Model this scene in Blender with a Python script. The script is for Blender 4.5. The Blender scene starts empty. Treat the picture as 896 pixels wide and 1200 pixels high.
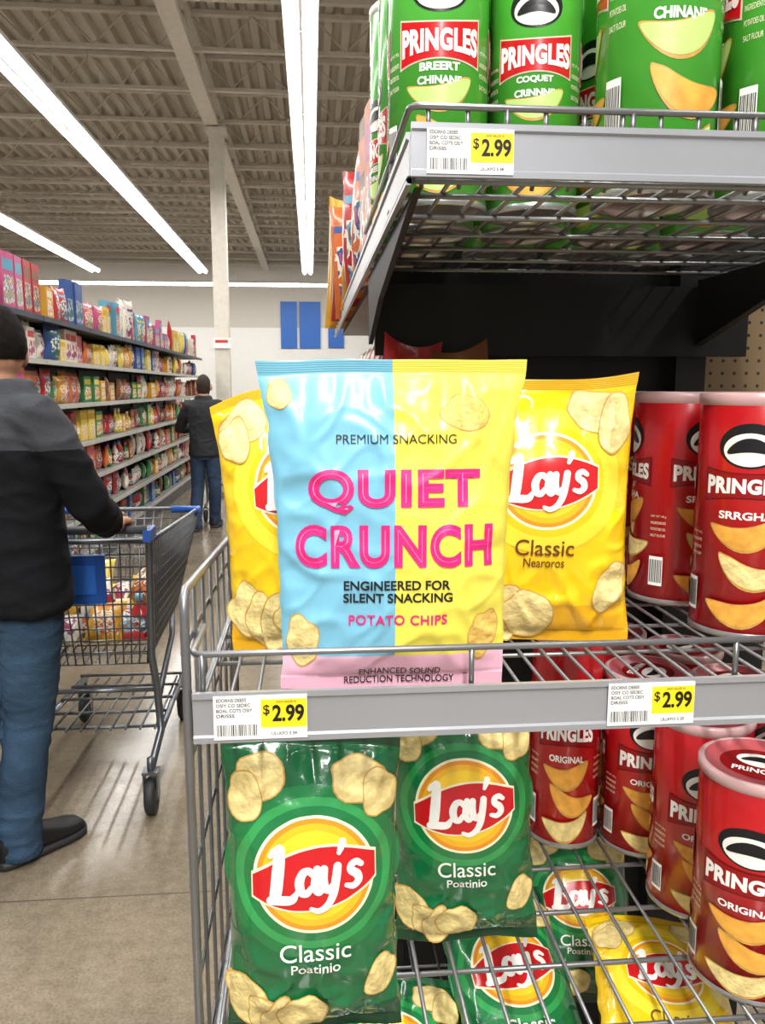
import bpy,bmesh,math,random
from mathutils import Vector,Matrix,noise
random.seed(4)
scene=bpy.context.scene
COL=scene.collection
try:
    scene.view_settings.view_transform='Standard'
except Exception: pass

# ---------------------------------------------------------------- materials
def lin(h):
    h=h.lstrip('#'); o=[]
    for i in (0,2,4):
        c=int(h[i:i+2],16)/255
        o.append(c/12.92 if c<=.04045 else ((c+.055)/1.055)**2.4)
    return o
MC={}
def M(name,col,rough=.5,metal=0.,var=.06,vs=12.,bump=0.,bs=40.,coat=0.,emit=0.,cr=.12):
    if name in MC: return MC[name]
    m=bpy.data.materials.new(name); m.use_nodes=True; nt=m.node_tree; b=nt.nodes['Principled BSDF']
    c=lin(col)
    tc=nt.nodes.new('ShaderNodeTexCoord'); n=nt.nodes.new('ShaderNodeTexNoise'); n.inputs['Scale'].default_value=vs; n.inputs['Detail'].default_value=3
    nt.links.new(tc.outputs['Object'],n.inputs['Vector'])
    r=nt.nodes.new('ShaderNodeValToRGB')
    r.color_ramp.elements[0].position=.3; r.color_ramp.elements[1].position=.7
    r.color_ramp.elements[0].color=[max(0,x*(1-var)) for x in c]+[1]
    r.color_ramp.elements[1].color=[min(1,x*(1+var)) for x in c]+[1]
    nt.links.new(n.outputs['Fac'],r.inputs['Fac']); nt.links.new(r.outputs['Color'],b.inputs['Base Color'])
    b.inputs['Roughness'].default_value=rough; b.inputs['Metallic'].default_value=metal
    if rough>.8: b.inputs['Specular IOR Level'].default_value=.2
    if coat: b.inputs['Coat Weight'].default_value=coat; b.inputs['Coat Roughness'].default_value=cr
    if emit:
        b.inputs['Emission Color'].default_value=c+[1]; b.inputs['Emission Strength'].default_value=emit
        try: m.cycles.emission_sampling='NONE'
        except Exception: pass
    if bump:
        n2=nt.nodes.new('ShaderNodeTexNoise'); n2.inputs['Scale'].default_value=bs; n2.inputs['Detail'].default_value=4
        nt.links.new(tc.outputs['Object'],n2.inputs['Vector'])
        bp=nt.nodes.new('ShaderNodeBump'); bp.inputs['Strength'].default_value=bump; bp.inputs['Distance'].default_value=.01
        nt.links.new(n2.outputs['Fac'],bp.inputs['Height']); nt.links.new(bp.outputs['Normal'],b.inputs['Normal'])
    MC[name]=m; return m
def MP(name,cols,scale=22,rough=.4):
    # printed packaging: patches of several inks
    if name in MC: return MC[name]
    m=bpy.data.materials.new(name); m.use_nodes=True; nt=m.node_tree; b=nt.nodes['Principled BSDF']
    tc=nt.nodes.new('ShaderNodeTexCoord'); n=nt.nodes.new('ShaderNodeTexNoise'); n.inputs['Scale'].default_value=scale; n.inputs['Detail'].default_value=2
    nt.links.new(tc.outputs['Object'],n.inputs['Vector'])
    r=nt.nodes.new('ShaderNodeValToRGB'); r.color_ramp.interpolation='CONSTANT'
    pos=[0,.42,.5,.57,.66][:len(cols)]
    while len(r.color_ramp.elements)<len(cols): r.color_ramp.elements.new(.9)
    for e,p,c in zip(r.color_ramp.elements,pos,cols): e.position=p; e.color=lin(c)+[1]
    nt.links.new(n.outputs['Fac'],r.inputs['Fac']); nt.links.new(r.outputs['Color'],b.inputs['Base Color']); b.inputs['Roughness'].default_value=rough
    MC[name]=m; return m

# ---------------------------------------------------------------- builder
def tag(o,label=None,cat=None,group=None,kind=None):
    if label: o['label']=label
    if cat: o['category']=cat
    if group: o['group']=group
    if kind: o['kind']=kind
    return o
def empty(name,loc,label,cat,group=None):
    o=bpy.data.objects.new(name,None); o.location=loc; o.empty_display_size=.05; COL.objects.link(o)
    return tag(o,label,cat,group)
class MB:
    def __init__(s): s.v=[];s.f=[];s.m=[];s.sm=[];s.mats=[]
    def mi(s,mat):
        if mat not in s.mats: s.mats.append(mat)
        return s.mats.index(mat)
    def add(s,vs,fs,mat,smooth=True):
        o=len(s.v); s.v+=[tuple(p) for p in vs]; k=s.mi(mat)
        for f in fs: s.f.append(tuple(i+o for i in f)); s.m.append(k); s.sm.append(smooth)
    def box(s,c,d,mat):
        x,y,z=c; a,b,e=d[0]/2,d[1]/2,d[2]/2
        vs=[(x+i*a,y+j*b,z+k*e) for i in(-1,1) for j in(-1,1) for k in(-1,1)]
        s.add(vs,[(0,1,3,2),(4,6,7,5),(0,4,5,1),(2,3,7,6),(0,2,6,4),(1,5,7,3)],mat,False); return s
    def tube(s,pts,r,mat,n=6,closed=False):
        P=[Vector(p) for p in pts]; N=len(P); vs=[];fs=[]
        R=r if isinstance(r,(list,tuple)) else [r]*N
        up=None
        for i,p in enumerate(P):
            if closed: t=(P[(i+1)%N]-P[i-1]).normalized()
            else: t=(P[min(i+1,N-1)]-P[max(i-1,0)]).normalized()
            if up is None: up=Vector((0,0,1)) if abs(t.z)<.9 else Vector((1,0,0))
            a=t.cross(up)
            if a.length<1e-4: a=t.orthogonal()
            a.normalize(); b=t.cross(a).normalized(); up=-b if b.dot(up)<0 else b
            a=t.cross(up).normalized(); b=t.cross(a)
            for k in range(n):
                g=2*math.pi*k/n; vs.append(p+a*math.cos(g)*R[i]+b*math.sin(g)*R[i])
        for i in range(N if closed else N-1):
            j=(i+1)%N
            for k in range(n):
                fs.append((i*n+k,i*n+(k+1)%n,j*n+(k+1)%n,j*n+k))
        if not closed: fs.append(tuple(range(n))[::-1]); fs.append(tuple((N-1)*n+k for k in range(n)))
        s.add(vs,fs,mat); return s
    def rings(s,R,mat):
        n=len(R[0]); vs=[p for r in R for p in r]; fs=[(i*n+k,i*n+(k+1)%n,(i+1)*n+(k+1)%n,(i+1)*n+k) for i in range(len(R)-1) for k in range(n)]
        fs+=[tuple(range(n))[::-1],tuple((len(R)-1)*n+k for k in range(n))]; s.add(vs,fs,mat); return s
    def ball(s,c,rx,ry,rz,mat,R=Vector((1,0,0)),F=Vector((0,1,0)),n=20):
        c=Vector(c); rr=[]
        for i in range(1,n):
            a=math.pi*i/n-math.pi/2
            rr.append([c+R*(rx*math.cos(a)*math.cos(2*math.pi*k/n))+F*(ry*math.cos(a)*math.sin(2*math.pi*k/n))+Vector((0,0,rz*math.sin(a))) for k in range(n)])
        return s.rings(rr,mat)
    def lathe(s,prof,mat,n=40,c=(0,0,0),axis='z'):
        vs=[];
        for (r,z) in prof:
            for k in range(n):
                g=2*math.pi*k/n
                p=(r*math.sin(g),-r*math.cos(g),z)
                if axis=='x': p=(p[2],p[0],p[1])
                vs.append((p[0]+c[0],p[1]+c[1],p[2]+c[2]))
        base=len(s.v); s.v+=vs
        for i in range(len(prof)-1):
            kk=s.mi(mat[i] if isinstance(mat,list) else mat)
            for k in range(n):
                s.f.append((base+i*n+k,base+i*n+(k+1)%n,base+(i+1)*n+(k+1)%n,base+(i+1)*n+k)); s.m.append(kk); s.sm.append(True)
        return s
    def extr(s,prof,a,b,mat,axis='x',off=(0,0)):
        n=len(prof); vs=[]
        for e in (a,b):
            for (p,q) in prof: vs.append((e,p,q) if axis=='x' else (p,e,q))
        fs=[(i,(i+1)%n,n+(i+1)%n,n+i) for i in range(n)]+[tuple(range(n)),tuple(range(n,2*n))[::-1]]
        s.add(vs,fs,mat,False); return s
    def decal(s,g,mat,fn,layer=1):
        vs,fs=g; s.add([fn(x,z,layer*.0005) for x,z in vs],fs,mat,True); return s
    def disc(s,fn,cx,cz,rx,rz,bands,layer=1,rot=0,wob=0,seed=0,n=40,L=.0035):
        c,s_=math.cos(rot),math.sin(rot); rad=[0];mt=[]; pr=0
        for fr,m in bands:
            k=max(1,int((fr-pr)*max(rx,rz)/L+.5))
            for i in range(1,k+1): rad.append(pr+(fr-pr)*i/k); mt.append(m)
            pr=fr
        o=len(s.v); s.v.append(tuple(fn(cx,cz,layer*.0005)))
        for q in rad[1:]:
            for j in range(n):
                g=2*math.pi*j/n; w=q*(1+wob*noise.noise(Vector((math.cos(g)*1.3,math.sin(g)*1.3,seed)))); x=rx*math.cos(g)*w; z=rz*math.sin(g)*w
                s.v.append(tuple(fn(cx+x*c-z*s_,cz+x*s_+z*c,layer*.0005)))
        for i,m in enumerate(mt):
            k=s.mi(m)
            for j in range(n):
                if i==0: f=(o,o+1+j,o+1+(j+1)%n)
                else: a=o+1+(i-1)*n+j; b=o+1+(i-1)*n+(j+1)%n; f=(a,a+n,b+n,b)
                s.f.append(f); s.m.append(k); s.sm.append(True)
        return s
    def obj(s,name,parent=None,loc=(0,0,0),label=None,cat=None,group=None,kind=None,world=True):
        me=bpy.data.meshes.new(name); me.from_pydata([tuple(v) for v in s.v],[],s.f)
        for m in s.mats: me.materials.append(m)
        me.polygons.foreach_set('material_index',s.m); me.polygons.foreach_set('use_smooth',s.sm); me.update()
        o=bpy.data.objects.new(name,me); COL.objects.link(o)
        if parent is not None:
            o.parent=parent
            if world: o.location=-Vector(parent.location)
            else: o.location=loc
        else: o.location=loc
        return tag(o,label,cat,group,kind)
def copything(o,loc,rot=None,scale=None,label=None,group=None):
    c=o.copy(); COL.objects.link(c); c.location=loc
    if rot is not None: c.rotation_euler=rot
    if scale is not None: c.scale=scale
    if label: c['label']=label
    if group: c['group']=group
    for ch in o.children:
        d=ch.copy(); COL.objects.link(d); d.parent=c
        for g in ch.children:
            e=g.copy(); COL.objects.link(e); e.parent=d
    return c
# ---------------------------------------------------------------- 2d shapes
def dens(bm,L):
    bmesh.ops.triangulate(bm,faces=bm.faces[:])
    for _ in range(6):
        es=[e for e in bm.edges if e.calc_length()>L]
        if not es: break
        bmesh.ops.subdivide_edges(bm,edges=es,cuts=1); bmesh.ops.triangulate(bm,faces=bm.faces[:])
def out2(bm):
    bm.verts.index_update(); r=([(v.co.x,v.co.y) for v in bm.verts],[tuple(v.index for v in f.verts) for f in bm.faces]); bm.free(); return r
def poly(pts,L=.009):
    bm=bmesh.new(); vs=[bm.verts.new((x,y,0)) for x,y in pts]; bm.faces.new(vs); dens(bm,L); return out2(bm)
def strip2(top,bot,nz=8):
    vs=[];n=len(top)
    for j in range(nz+1):
        t=j/nz; vs+=[(b[0]*(1-t)+a[0]*t,b[1]*(1-t)+a[1]*t) for a,b in zip(top,bot)]
    return vs,[(j*n+i,j*n+i+1,(j+1)*n+i+1,(j+1)*n+i) for j in range(nz) for i in range(n-1)]
def ell(cx,cz,rx,rz,rot=0,wob=0,seed=0,n=32,L=.009,saddle=0):
    k=max(2,int(max(rx,rz)/L)+1); vs=[(cx,cz)];fs=[];c,s_=math.cos(rot),math.sin(rot)
    for i in range(1,k+1):
        for j in range(n):
            g=2*math.pi*j/n; w=1+wob*noise.noise(Vector((math.cos(g)*1.3,math.sin(g)*1.3,seed)))
            x=rx*math.cos(g)*i/k*w; z=rz*math.sin(g)*i/k*w+saddle*(x/rx)**2*rz
            vs.append((cx+x*c-z*s_,cz+x*s_+z*c))
    for j in range(n): fs.append((0,1+j,1+(j+1)%n))
    for i in range(k-1):
        for j in range(n):
            a=1+i*n+j;b=1+i*n+(j+1)%n; fs.append((a,a+n,b+n,b))
    return vs,fs
def rect(cx,cz,w,h,L=.009): return poly([(cx-w/2,cz-h/2),(cx+w/2,cz-h/2),(cx+w/2,cz+h/2),(cx-w/2,cz+h/2)],L)
TC={}
def rawtext(s,bold,shear,space):
    key=(s,bold,shear,space)
    if key not in TC:
        cu=bpy.data.curves.new('t','FONT'); cu.body=s; cu.size=1; cu.offset=bold; cu.shear=shear; cu.space_character=space; cu.resolution_u=6
        ob=bpy.data.objects.new('t',cu); COL.objects.link(ob)
        dg=bpy.context.evaluated_depsgraph_get(); me=bpy.data.meshes.new_from_object(ob.evaluated_get(dg))
        bm=bmesh.new(); bm.from_mesh(me); bmesh.ops.remove_doubles(bm,verts=bm.verts[:],dist=1e-5)
        TC[key]=out2(bm); bpy.data.objects.remove(ob); bpy.data.meshes.remove(me)
    return TC[key]
def text(s,cx,cz,w,h=None,bold=.02,shear=0,L=.008,arc=0,space=1.0,ref=None,bow=0):
    vs,fs=rawtext(s,bold,shear,space)
    rv=vs if ref is None else rawtext(s,ref,shear,space)[0]
    x0=min(v[0] for v in rv);x1=max(v[0] for v in rv);y0=min(v[1] for v in rv);y1=max(v[1] for v in rv)
    kx=w/(x1-x0); kz=kx if h is None else h/(y1-y0)
    vs=[((x-(x0+x1)/2)*kx,(y-(y0+y1)/2)*kz) for x,y in vs]
    bm=bmesh.new(); bv=[bm.verts.new((x,y,0)) for x,y in vs]
    for f in fs:
        try: bm.faces.new([bv[i] for i in f])
        except ValueError: pass
    if L: dens(bm,L)
    v,f=out2(bm); return [(x+cx,y*(1-bow+2*bow*(2*x/w)**2)+cz+arc*(1-(2*x/w)**2)) for x,y in v],f
def catm(P,n=6):
    o=[]; Q=[P[0]]+P+[P[-1]]
    for i in range(1,len(Q)-2):
        for k in range(n):
            t=k/n; a,b,c,d=Q[i-1],Q[i],Q[i+1],Q[i+2]
            o.append(tuple(.5*((2*b[j])+(-a[j]+c[j])*t+(2*a[j]-5*b[j]+4*c[j]-d[j])*t*t+(-a[j]+3*b[j]-3*c[j]+d[j])*t**3) for j in (0,1)))
    o.append(P[-1]); return o
def brush(mb,pts,wd,mat,fn,layer):
    n=8; P=catm(pts,n); W_=[]
    for i in range(len(P)):
        t=i/n; a=min(int(t),len(wd)-2); u=t-a; u=u*u*(3-2*u); W_.append(wd[a]*(1-u)+wd[a+1]*u)
    vs=[];fs=[]
    for i,p in enumerate(P):
        a=Vector(P[max(i-1,0)]);b=Vector(P[min(i+1,len(P)-1)]); t=(b-a).normalized() if (b-a).length>1e-9 else Vector((1,0)); nn=Vector((-t.y,t.x))
        for q in (-1,-.5,0,.5,1): vs.append((p[0]+nn.x*W_[i]*q,p[1]+nn.y*W_[i]*q))
    for i in range(len(P)-1):
        for q in range(4): fs.append((i*5+q,i*5+5+q,i*5+6+q,i*5+1+q))
    mb.decal((vs,fs),mat,fn,layer)
    for e,w in ((P[0],W_[0]),(P[-1],W_[-1])): mb.decal(ell(e[0],e[1],w,w,n=16,L=.005),mat,fn,layer+.03)
# bold slanted script: x 0..1.9, y -.25..1.05
SCR=[([(.44,.99),(.40,.76),(.35,.52),(.30,.28),(.25,.11)],[.100,.108,.112,.110,.10]),
 ([(.26,.90),(.33,.97),(.43,.99)],[.045,.06,.09]),
 ([(.18,.09),(.30,.09),(.44,.075),(.57,.085),(.67,.20)],[.08,.09,.09,.08,.045]),
 ([(1.00,.48),(.92,.565),(.81,.53),(.735,.38),(.75,.21),(.84,.155),(.94,.25)],[.06,.066,.076,.086,.08,.066,.056]),
 ([(1.08,.57),(1.035,.40),(1.01,.25),(1.06,.15),(1.14,.17)],[.072,.08,.08,.066,.045]),
 ([(1.21,.56),(1.175,.38),(1.19,.22),(1.27,.17),(1.37,.28)],[.072,.08,.08,.07,.055]),
 ([(1.46,.57),(1.41,.36),(1.33,.08),(1.20,-.12),(1.03,-.20),(.90,-.14)],[.075,.08,.075,.066,.056,.038]),
 ([(1.60,.99),(1.56,.90),(1.51,.80)],[.072,.062,.04]),
 ([(1.90,.51),(1.81,.575),(1.71,.535),(1.705,.44),(1.80,.35),(1.82,.235),(1.72,.15),(1.59,.19)],[.05,.062,.068,.074,.078,.072,.062,.045])]
def lays_text(mb,cx,cz,w,mat,fn,layer,rot=.09):
    k=w/1.84; c,s_=math.cos(rot),math.sin(rot)
    f2=lambda x,z,o:fn(cx+x*c-z*s_,cz+x*s_+z*c,o)
    for i,(pts,wd) in enumerate(SCR):
        brush(mb,[((x-1.02)*k,(y-.40)*k) for x,y in pts],[q*k for q in wd],mat,f2,layer+.08*i)
# ---------------------------------------------------------------- colours
white=M('white_print','#f8f6f0',.35); black=M('black_print','#15151a',.35)
chipD=M('chip_rim','#c99a4a',.5,var=.2,vs=60); chipL=M('chip_face','#ecd38e',.5,var=.25,vs=60,bump=.3,bs=150); chipO=M('chip_orange','#eaa845',.45,var=.2,vs=60); chipM=M('chip_gold','#e8bf62',.5,var=.2,vs=60,bump=.3,bs=150)
steel=M('shelf_wire','#858689',.35,.7,var=.1); rail=M('price_rail','#a9abb1',.36,.45,var=.05,vs=4)
dark=M('dark_steel','#111214',.6,.1)
# ---------------------------------------------------------------- room
def floor_mat():
    m=bpy.data.materials.new('polished_concrete'); m.use_nodes=True; nt=m.node_tree; b=nt.nodes['Principled BSDF']; L=nt.links.new
    tc=nt.nodes.new('ShaderNodeTexCoord')
    def nz(sc,dt,ro=.5):
        n=nt.nodes.new('ShaderNodeTexNoise'); n.inputs['Scale'].default_value=sc; n.inputs['Detail'].default_value=dt; n.inputs['Roughness'].default_value=ro; L(tc.outputs['Object'],n.inputs['Vector']); return n
    def ramp(src,p0,p1,c0,c1):
        r=nt.nodes.new('ShaderNodeValToRGB'); r.color_ramp.elements[0].position=p0;r.color_ramp.elements[1].position=p1
        r.color_ramp.elements[0].color=c0; r.color_ramp.elements[1].color=c1; L(src.outputs['Fac'],r.inputs['Fac']); return r
    def mul(a,b_,f):
        mx=nt.nodes.new('ShaderNodeMix'); mx.data_type='RGBA'; mx.blend_type='MULTIPLY'; mx.inputs['Factor'].default_value=f; L(a,mx.inputs[6]); L(b_,mx.inputs[7]); return mx.outputs[2]
    n1=nz(1.3,9,.65)
    r=ramp(n1,.3,.72,lin('#776d5d')+[1],lin('#a0937f')+[1])
    r2=ramp(nz(130,5,.7),.38,.58,(.35,.32,.28,1),(1,1,1,1)); r3=ramp(nz(28,6,.6),.35,.65,(.7,.68,.64,1),(1.0,1,1,1))
    c=mul(mul(r.outputs['Color'],r2.outputs['Color'],.45),r3.outputs['Color'],.7)
    sp=nt.nodes.new('ShaderNodeSeparateXYZ'); L(tc.outputs['Object'],sp.inputs['Vector'])
    outs=[]
    for ax,off,pp in (('Y',-2.31,2.6),('X',-.9,2.6)):
        a=nt.nodes.new('ShaderNodeMath'); a.operation='ADD'; a.inputs[1].default_value=off; L(sp.outputs[ax],a.inputs[0])
        p=nt.nodes.new('ShaderNodeMath'); p.operation='PINGPONG'; p.inputs[1].default_value=pp; L(a.outputs[0],p.inputs[0])
        l=nt.nodes.new('ShaderNodeMath'); l.operation='LESS_THAN'; l.inputs[1].default_value=.003; L(p.outputs[0],l.inputs[0]); outs.append(l)
    mxm=nt.nodes.new('ShaderNodeMath'); mxm.operation='MAXIMUM'; L(outs[0].outputs[0],mxm.inputs[0]); L(outs[1].outputs[0],mxm.inputs[1])
    m2=nt.nodes.new('ShaderNodeMix'); m2.data_type='RGBA'; L(mxm.outputs[0],m2.inputs['Factor']); L(c,m2.inputs[6]); m2.inputs[7].default_value=lin('#574f46')+[1]
    L(m2.outputs[2],b.inputs['Base Color'])
    b.inputs['Roughness'].default_value=.19
    bp=nt.nodes.new('ShaderNodeBump'); bp.inputs['Strength'].default_value=.12; bp.inputs['Distance'].default_value=.01; L(n1.outputs['Fac'],bp.inputs['Height']); L(bp.outputs['Normal'],b.inputs['Normal'])
    return m
mb=MB(); mb.box((-5,12,-.05),(50,44,.1),floor_mat()); mb.obj('floor',kind='structure')
wallm=M('wall_paint','#e6e4df',.7,var=.02); wallu=M('wall_upper','#c6c0b6',.7,var=.03)
mb=MB(); mb.box((-5,32.1,1.9),(50,.2,3.8),wallm); mb.box((-5,32.1,5.2),(50,.2,2.8),wallu); mb.obj('wall_back',kind='structure')
deckm=M('roof_deck','#c0b8ab',.6,var=.08,vs=1.5)
mb=MB(); pr=[];x=-26
while x<16:
    pr+=[(x,6.52),(x+.10,6.52),(x+.14,6.62),(x+.22,6.62)]; x+=.26
vs=[];fs=[]
for (px,pz) in pr: vs+=[(px,-8,pz),(px,32,pz)]
fs=[(2*i,2*i+1,2*i+3,2*i+2) for i in range(len(pr)-1)]
mb.add(vs,fs,deckm,False); mb.obj('ceiling',kind='structure')
joistm=M('joist_paint','#d0c8bb',.55,var=.06)
mb=MB(); L=41
mb.box((0,0,.22),(L,.1,.06),joistm); mb.box((0,0,-.24),(L,.08,.05),joistm)
pts=[]; k=0; x=-L/2
while x<L/2: pts.append((x,0,.2 if k%2 else -.22)); k+=1; x+=.42
mb.tube(pts,.018,joistm,5)
j0=mb.obj('roof_joist',loc=(-5,1.4,6.26),label='pale painted open web steel roof joist under deck',cat='roof joist',group='roof joists')
for i in range(1,21): copything(j0,(-5,1.4+1.5*i,6.26))
mb=MB(); mb.box((0,0,.24),(.2,39,.08),joistm); mb.box((0,0,-.26),(.24,39,.10),joistm)
pts=[];k=0;y=-19.5
while y<19.5: pts.append((0,y,.22 if k%2 else -.24)); k+=1; y+=.7
mb.tube(pts,.035,joistm,5)
g0=mb.obj('roof_girder',loc=(-1.62,12.4,6.22),label='pale painted steel roof girder with open web',cat='roof girder',group='roof girders')
copything(g0,(-11,12.4,6.22)); copything(g0,(7.5,12.4,6.22))
mb=MB(); cm=M('column_paint','#d3cdc1',.6)
mb.box((0,0,2.95),(.25,.25,5.9),cm); mb.box((0,0,5.86),(.36,.36,.06),cm); mb.box((0,0,.06),(.34,.34,.12),cm)
mb.obj('support_column',loc=(-1.55,14.9,0),label='pale painted square steel column reaching the roof',cat='column')
mb=MB(); mb.box((0,0,0),(.30,.02,.18),M('sign_white','#eeeeee')); mb.box((0,-.012,.03),(.22,.004,.05),M('sign_red','#c4332c'))
mb.obj('column_sign',loc=(-1.55,14.75,2.30),label='small white and red sign fixed to column',cat='sign')
hous=M('fixture_housing','#e8e8e6',.4); tubeM=M('lamp_tube','#fffdf8',.3,emit=9)
def strip(n0,n1,X,first=[]):
    for i in range(n0,n1):
        loc=(X,2.44*i,4.98)
        if not first:
            mb=MB(); mb.box((0,0,.05),(.34,2.42,.05),hous); mb.box((0,0,.0),(.03,2.42,.06),hous)
            o=mb.obj('strip_light',loc=loc,label='long white linear strip light with glowing twin tubes',cat='light fixture',group='ceiling strip lights')
            mb=MB()
            for sx in (-.09,.09): mb.tube([(sx,-1.2,0),(sx,1.2,0)],.055,tubeM,10)
            mb.obj('lamp_tube',parent=o,world=False)
            for sy in (-.9,.9):
                mb=MB(); mb.tube([(0,sy,.07),(0,sy,1.5)],.004,joistm,4); mb.obj('suspension_cable',parent=o,world=False)
            first.append(o)
        else: copything(first[0],loc)
strip(-2,11,-.05); strip(0,11,-3.2); strip(2,11,-6.35); strip(0,6,3.1)
o=copything([x for x in COL.objects if x.name=='strip_light'][0],(-1.5,28.5,4.98),rot=(0,0,math.pi/2))
for i in range(1,6): copything(o,(-1.5-2.44*i,28.5,4.98),rot=(0,0,math.pi/2))
copything(o,(.94,28.5,4.98),rot=(0,0,math.pi/2))
def area(loc,sx,sy,e,rot=(0,0,0),col=(1,.98,.95)):
    l=bpy.data.lights.new('lamp','AREA'); l.shape='RECTANGLE'; l.size=sx;l.size_y=sy;l.energy=e;l.color=col
    o=bpy.data.objects.new('strip_lamp',l); o.location=loc;o.rotation_euler=rot; COL.objects.link(o)
area((-.05,12.3,4.91),.25,29,600); area((-.05,-3.5,4.91),.25,4.5,560); area((-3.2,12.3,4.91),.25,27,560); area((-6.35,14.6,4.91),.25,22,420); area((3.1,5,4.91),.25,14,230)
area((-5,28.5,4.91),16,.25,420,rot=(math.radians(35),0,0))
w=bpy.data.worlds.new('w'); scene.world=w; w.use_nodes=True; w.node_tree.nodes['Background'].inputs[0].default_value=(1,.985,.96,1); w.node_tree.nodes['Background'].inputs[1].default_value=.43
blue=M('sign_blue','#1f62b8',.5)
for (x,z,wd,h) in ((.35,3.9,.8,1.75),(-.45,3.9,.62,1.75),(1.35,3.6,.6,1.1)):
    mb=MB(); mb.box((0,0,0),(wd,.06,h),blue); mb.obj('wall_sign',loc=(x-.35,31.96,z),label='plain blue rectangular sign panel on white wall',cat='sign',group='blue wall panels')
# ---------------------------------------------------------------- bags
def make_bag(name,W,H,T,seed,taper,colfn,decor,label,cat,group=None,wr=1.0,loc=(0,0,0),rot=(0,0,0),corner=(0,0),calm=None):
    se=.014
    def hw(v):
        t=max(0,min(1,v/H)); k=t*(len(taper)-1); i=min(int(k),len(taper)-2); f=k-i; f=f*f*(3-2*f); return W/2*(taper[i]*(1-f)+taper[i+1]*f)
    def D(x,v):
        s=min(1,abs(x)/hw(v)); q=(v-se)/(H-2*se)
        if q<=0 or q>=1: return .0014
        g=math.sin(math.pi*q)**.55; base=T/2*g*max(0,1-s**2.6)**.6
        e=min(q,1-q); k=min(1,g*1.5)*(1-s**6)
        n=noise.noise(Vector((x*8,v*7,seed)))*.006
        edge=.3+.7*max(s**2,1-e*3.2 if e<.31 else 0)
        if calm:
            dd=math.hypot(x,v-calm[0])/calm[1]; edge*=.12+.88*min(1,max(0,(dd-.8)/.8))
        for (a,b,c_,d,o_,am) in ((13,9,-8,11,7,.0060),(20,-14,7,13,17,.0045),(8,14,-12,6,29,.0060)):
            r_=noise.noise(Vector((x*a+v*b,v*d+x*c_,seed+o_)))*7.5; n+=math.exp(-r_*r_)*am*wr*edge
        n-= math.exp(-(noise.noise(Vector((x*34,v*6,seed+3)))*4)**2)*math.exp(-e*8)*.0055*wr
        n-= math.exp(-((1-s)*4.2)**2)*max(0,math.sin(v*75+seed*3+(0 if x>0 else 1.7)+6*noise.noise(Vector((v*9,x*3,seed)))))*.010*wr
        return max(.0012,.0012+base+k*n)
    def bend(x,v):
        t=(v/H); return .008*wr*noise.noise(Vector((x*13,v*3,seed+40)))*(t**6+(1-t)**6)
    def zo(x,v):
        t=max(0,v/H); s=x/(W/2); return t**5*((corner[1] if s>0 else corner[0])*abs(s)**2+.004*wr*noise.noise(Vector((x*11,0,seed+60))))
    def fn(x,z,off): return (x,-D(x,z)-off*1.3+bend(x,z),z+zo(x,z))
    mb=MB(); nu=84; ns=12; V=[se*i/ns for i in range(ns+1)]+[se+(H-2*se)*i/116 for i in range(1,116)]+[H-se+se*i/ns for i in range(ns+1)]
    S=[math.sin((i/nu*2-1)*math.pi/2)*.3+(i/nu*2-1)*.7 for i in range(nu+1)]
    for side in (1,-1):
        vs=[]
        for j,v in enumerate(V):
            rip=.0011*(j%2) if (v<se or v>H-se) else 0
            for s in S: x=s*(hw(v)+.0025*noise.noise(Vector((v*40,seed,s)))); d=D(x,v)+rip; vs.append((x,(-d if side>0 else d*.9-2*rip)+bend(x,v),v+zo(x,v)))
        N=nu+1; o=len(mb.v); mb.v+=vs
        for j in range(len(V)-1):
            for i in range(nu):
                f=(j*N+i,j*N+i+1,(j+1)*N+i+1,(j+1)*N+i)
                if side<0: f=f[::-1]
                mb.f.append(tuple(a+o for a in f)); mb.m.append(mb.mi(colfn((S[i]+S[i+1])/2,(V[j]+V[j+1])/2,j))); mb.sm.append(True)
    decor(mb,fn,W,H)
    o=mb.obj(name,loc=loc,label=label,cat=cat,group=group); o.rotation_euler=rot
    return o
def chip(mb,fn,cx,cz,rx,rz,rot=0,seed=1,layer=1,col=None):
    mb.disc(fn,cx,cz,rx,rz,[(.94,col or chipL),(1,chipD)],layer,rot,.28,seed,n=28)
FQ=dict(coat=.3,cr=.2); FB=dict(coat=.9,cr=.06)
qb=M('film_blue','#7bbdd8',.4,var=.02,bump=.12,bs=24,**FQ); qy=M('film_pale_yellow','#efe157',.4,var=.02,bump=.12,bs=24,**FQ); qp=M('film_pink','#f9c0d5',.4,var=.02,bump=.1,bs=24,**FQ)
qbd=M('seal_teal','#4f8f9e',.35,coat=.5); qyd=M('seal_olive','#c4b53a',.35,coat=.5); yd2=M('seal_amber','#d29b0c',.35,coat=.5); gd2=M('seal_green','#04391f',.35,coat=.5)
mag=M('print_magenta','#e2247c',.45); pinkl=M('print_light_pink','#f7a3c6',.45); ink=M('print_ink','#15181d',.45)
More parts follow.
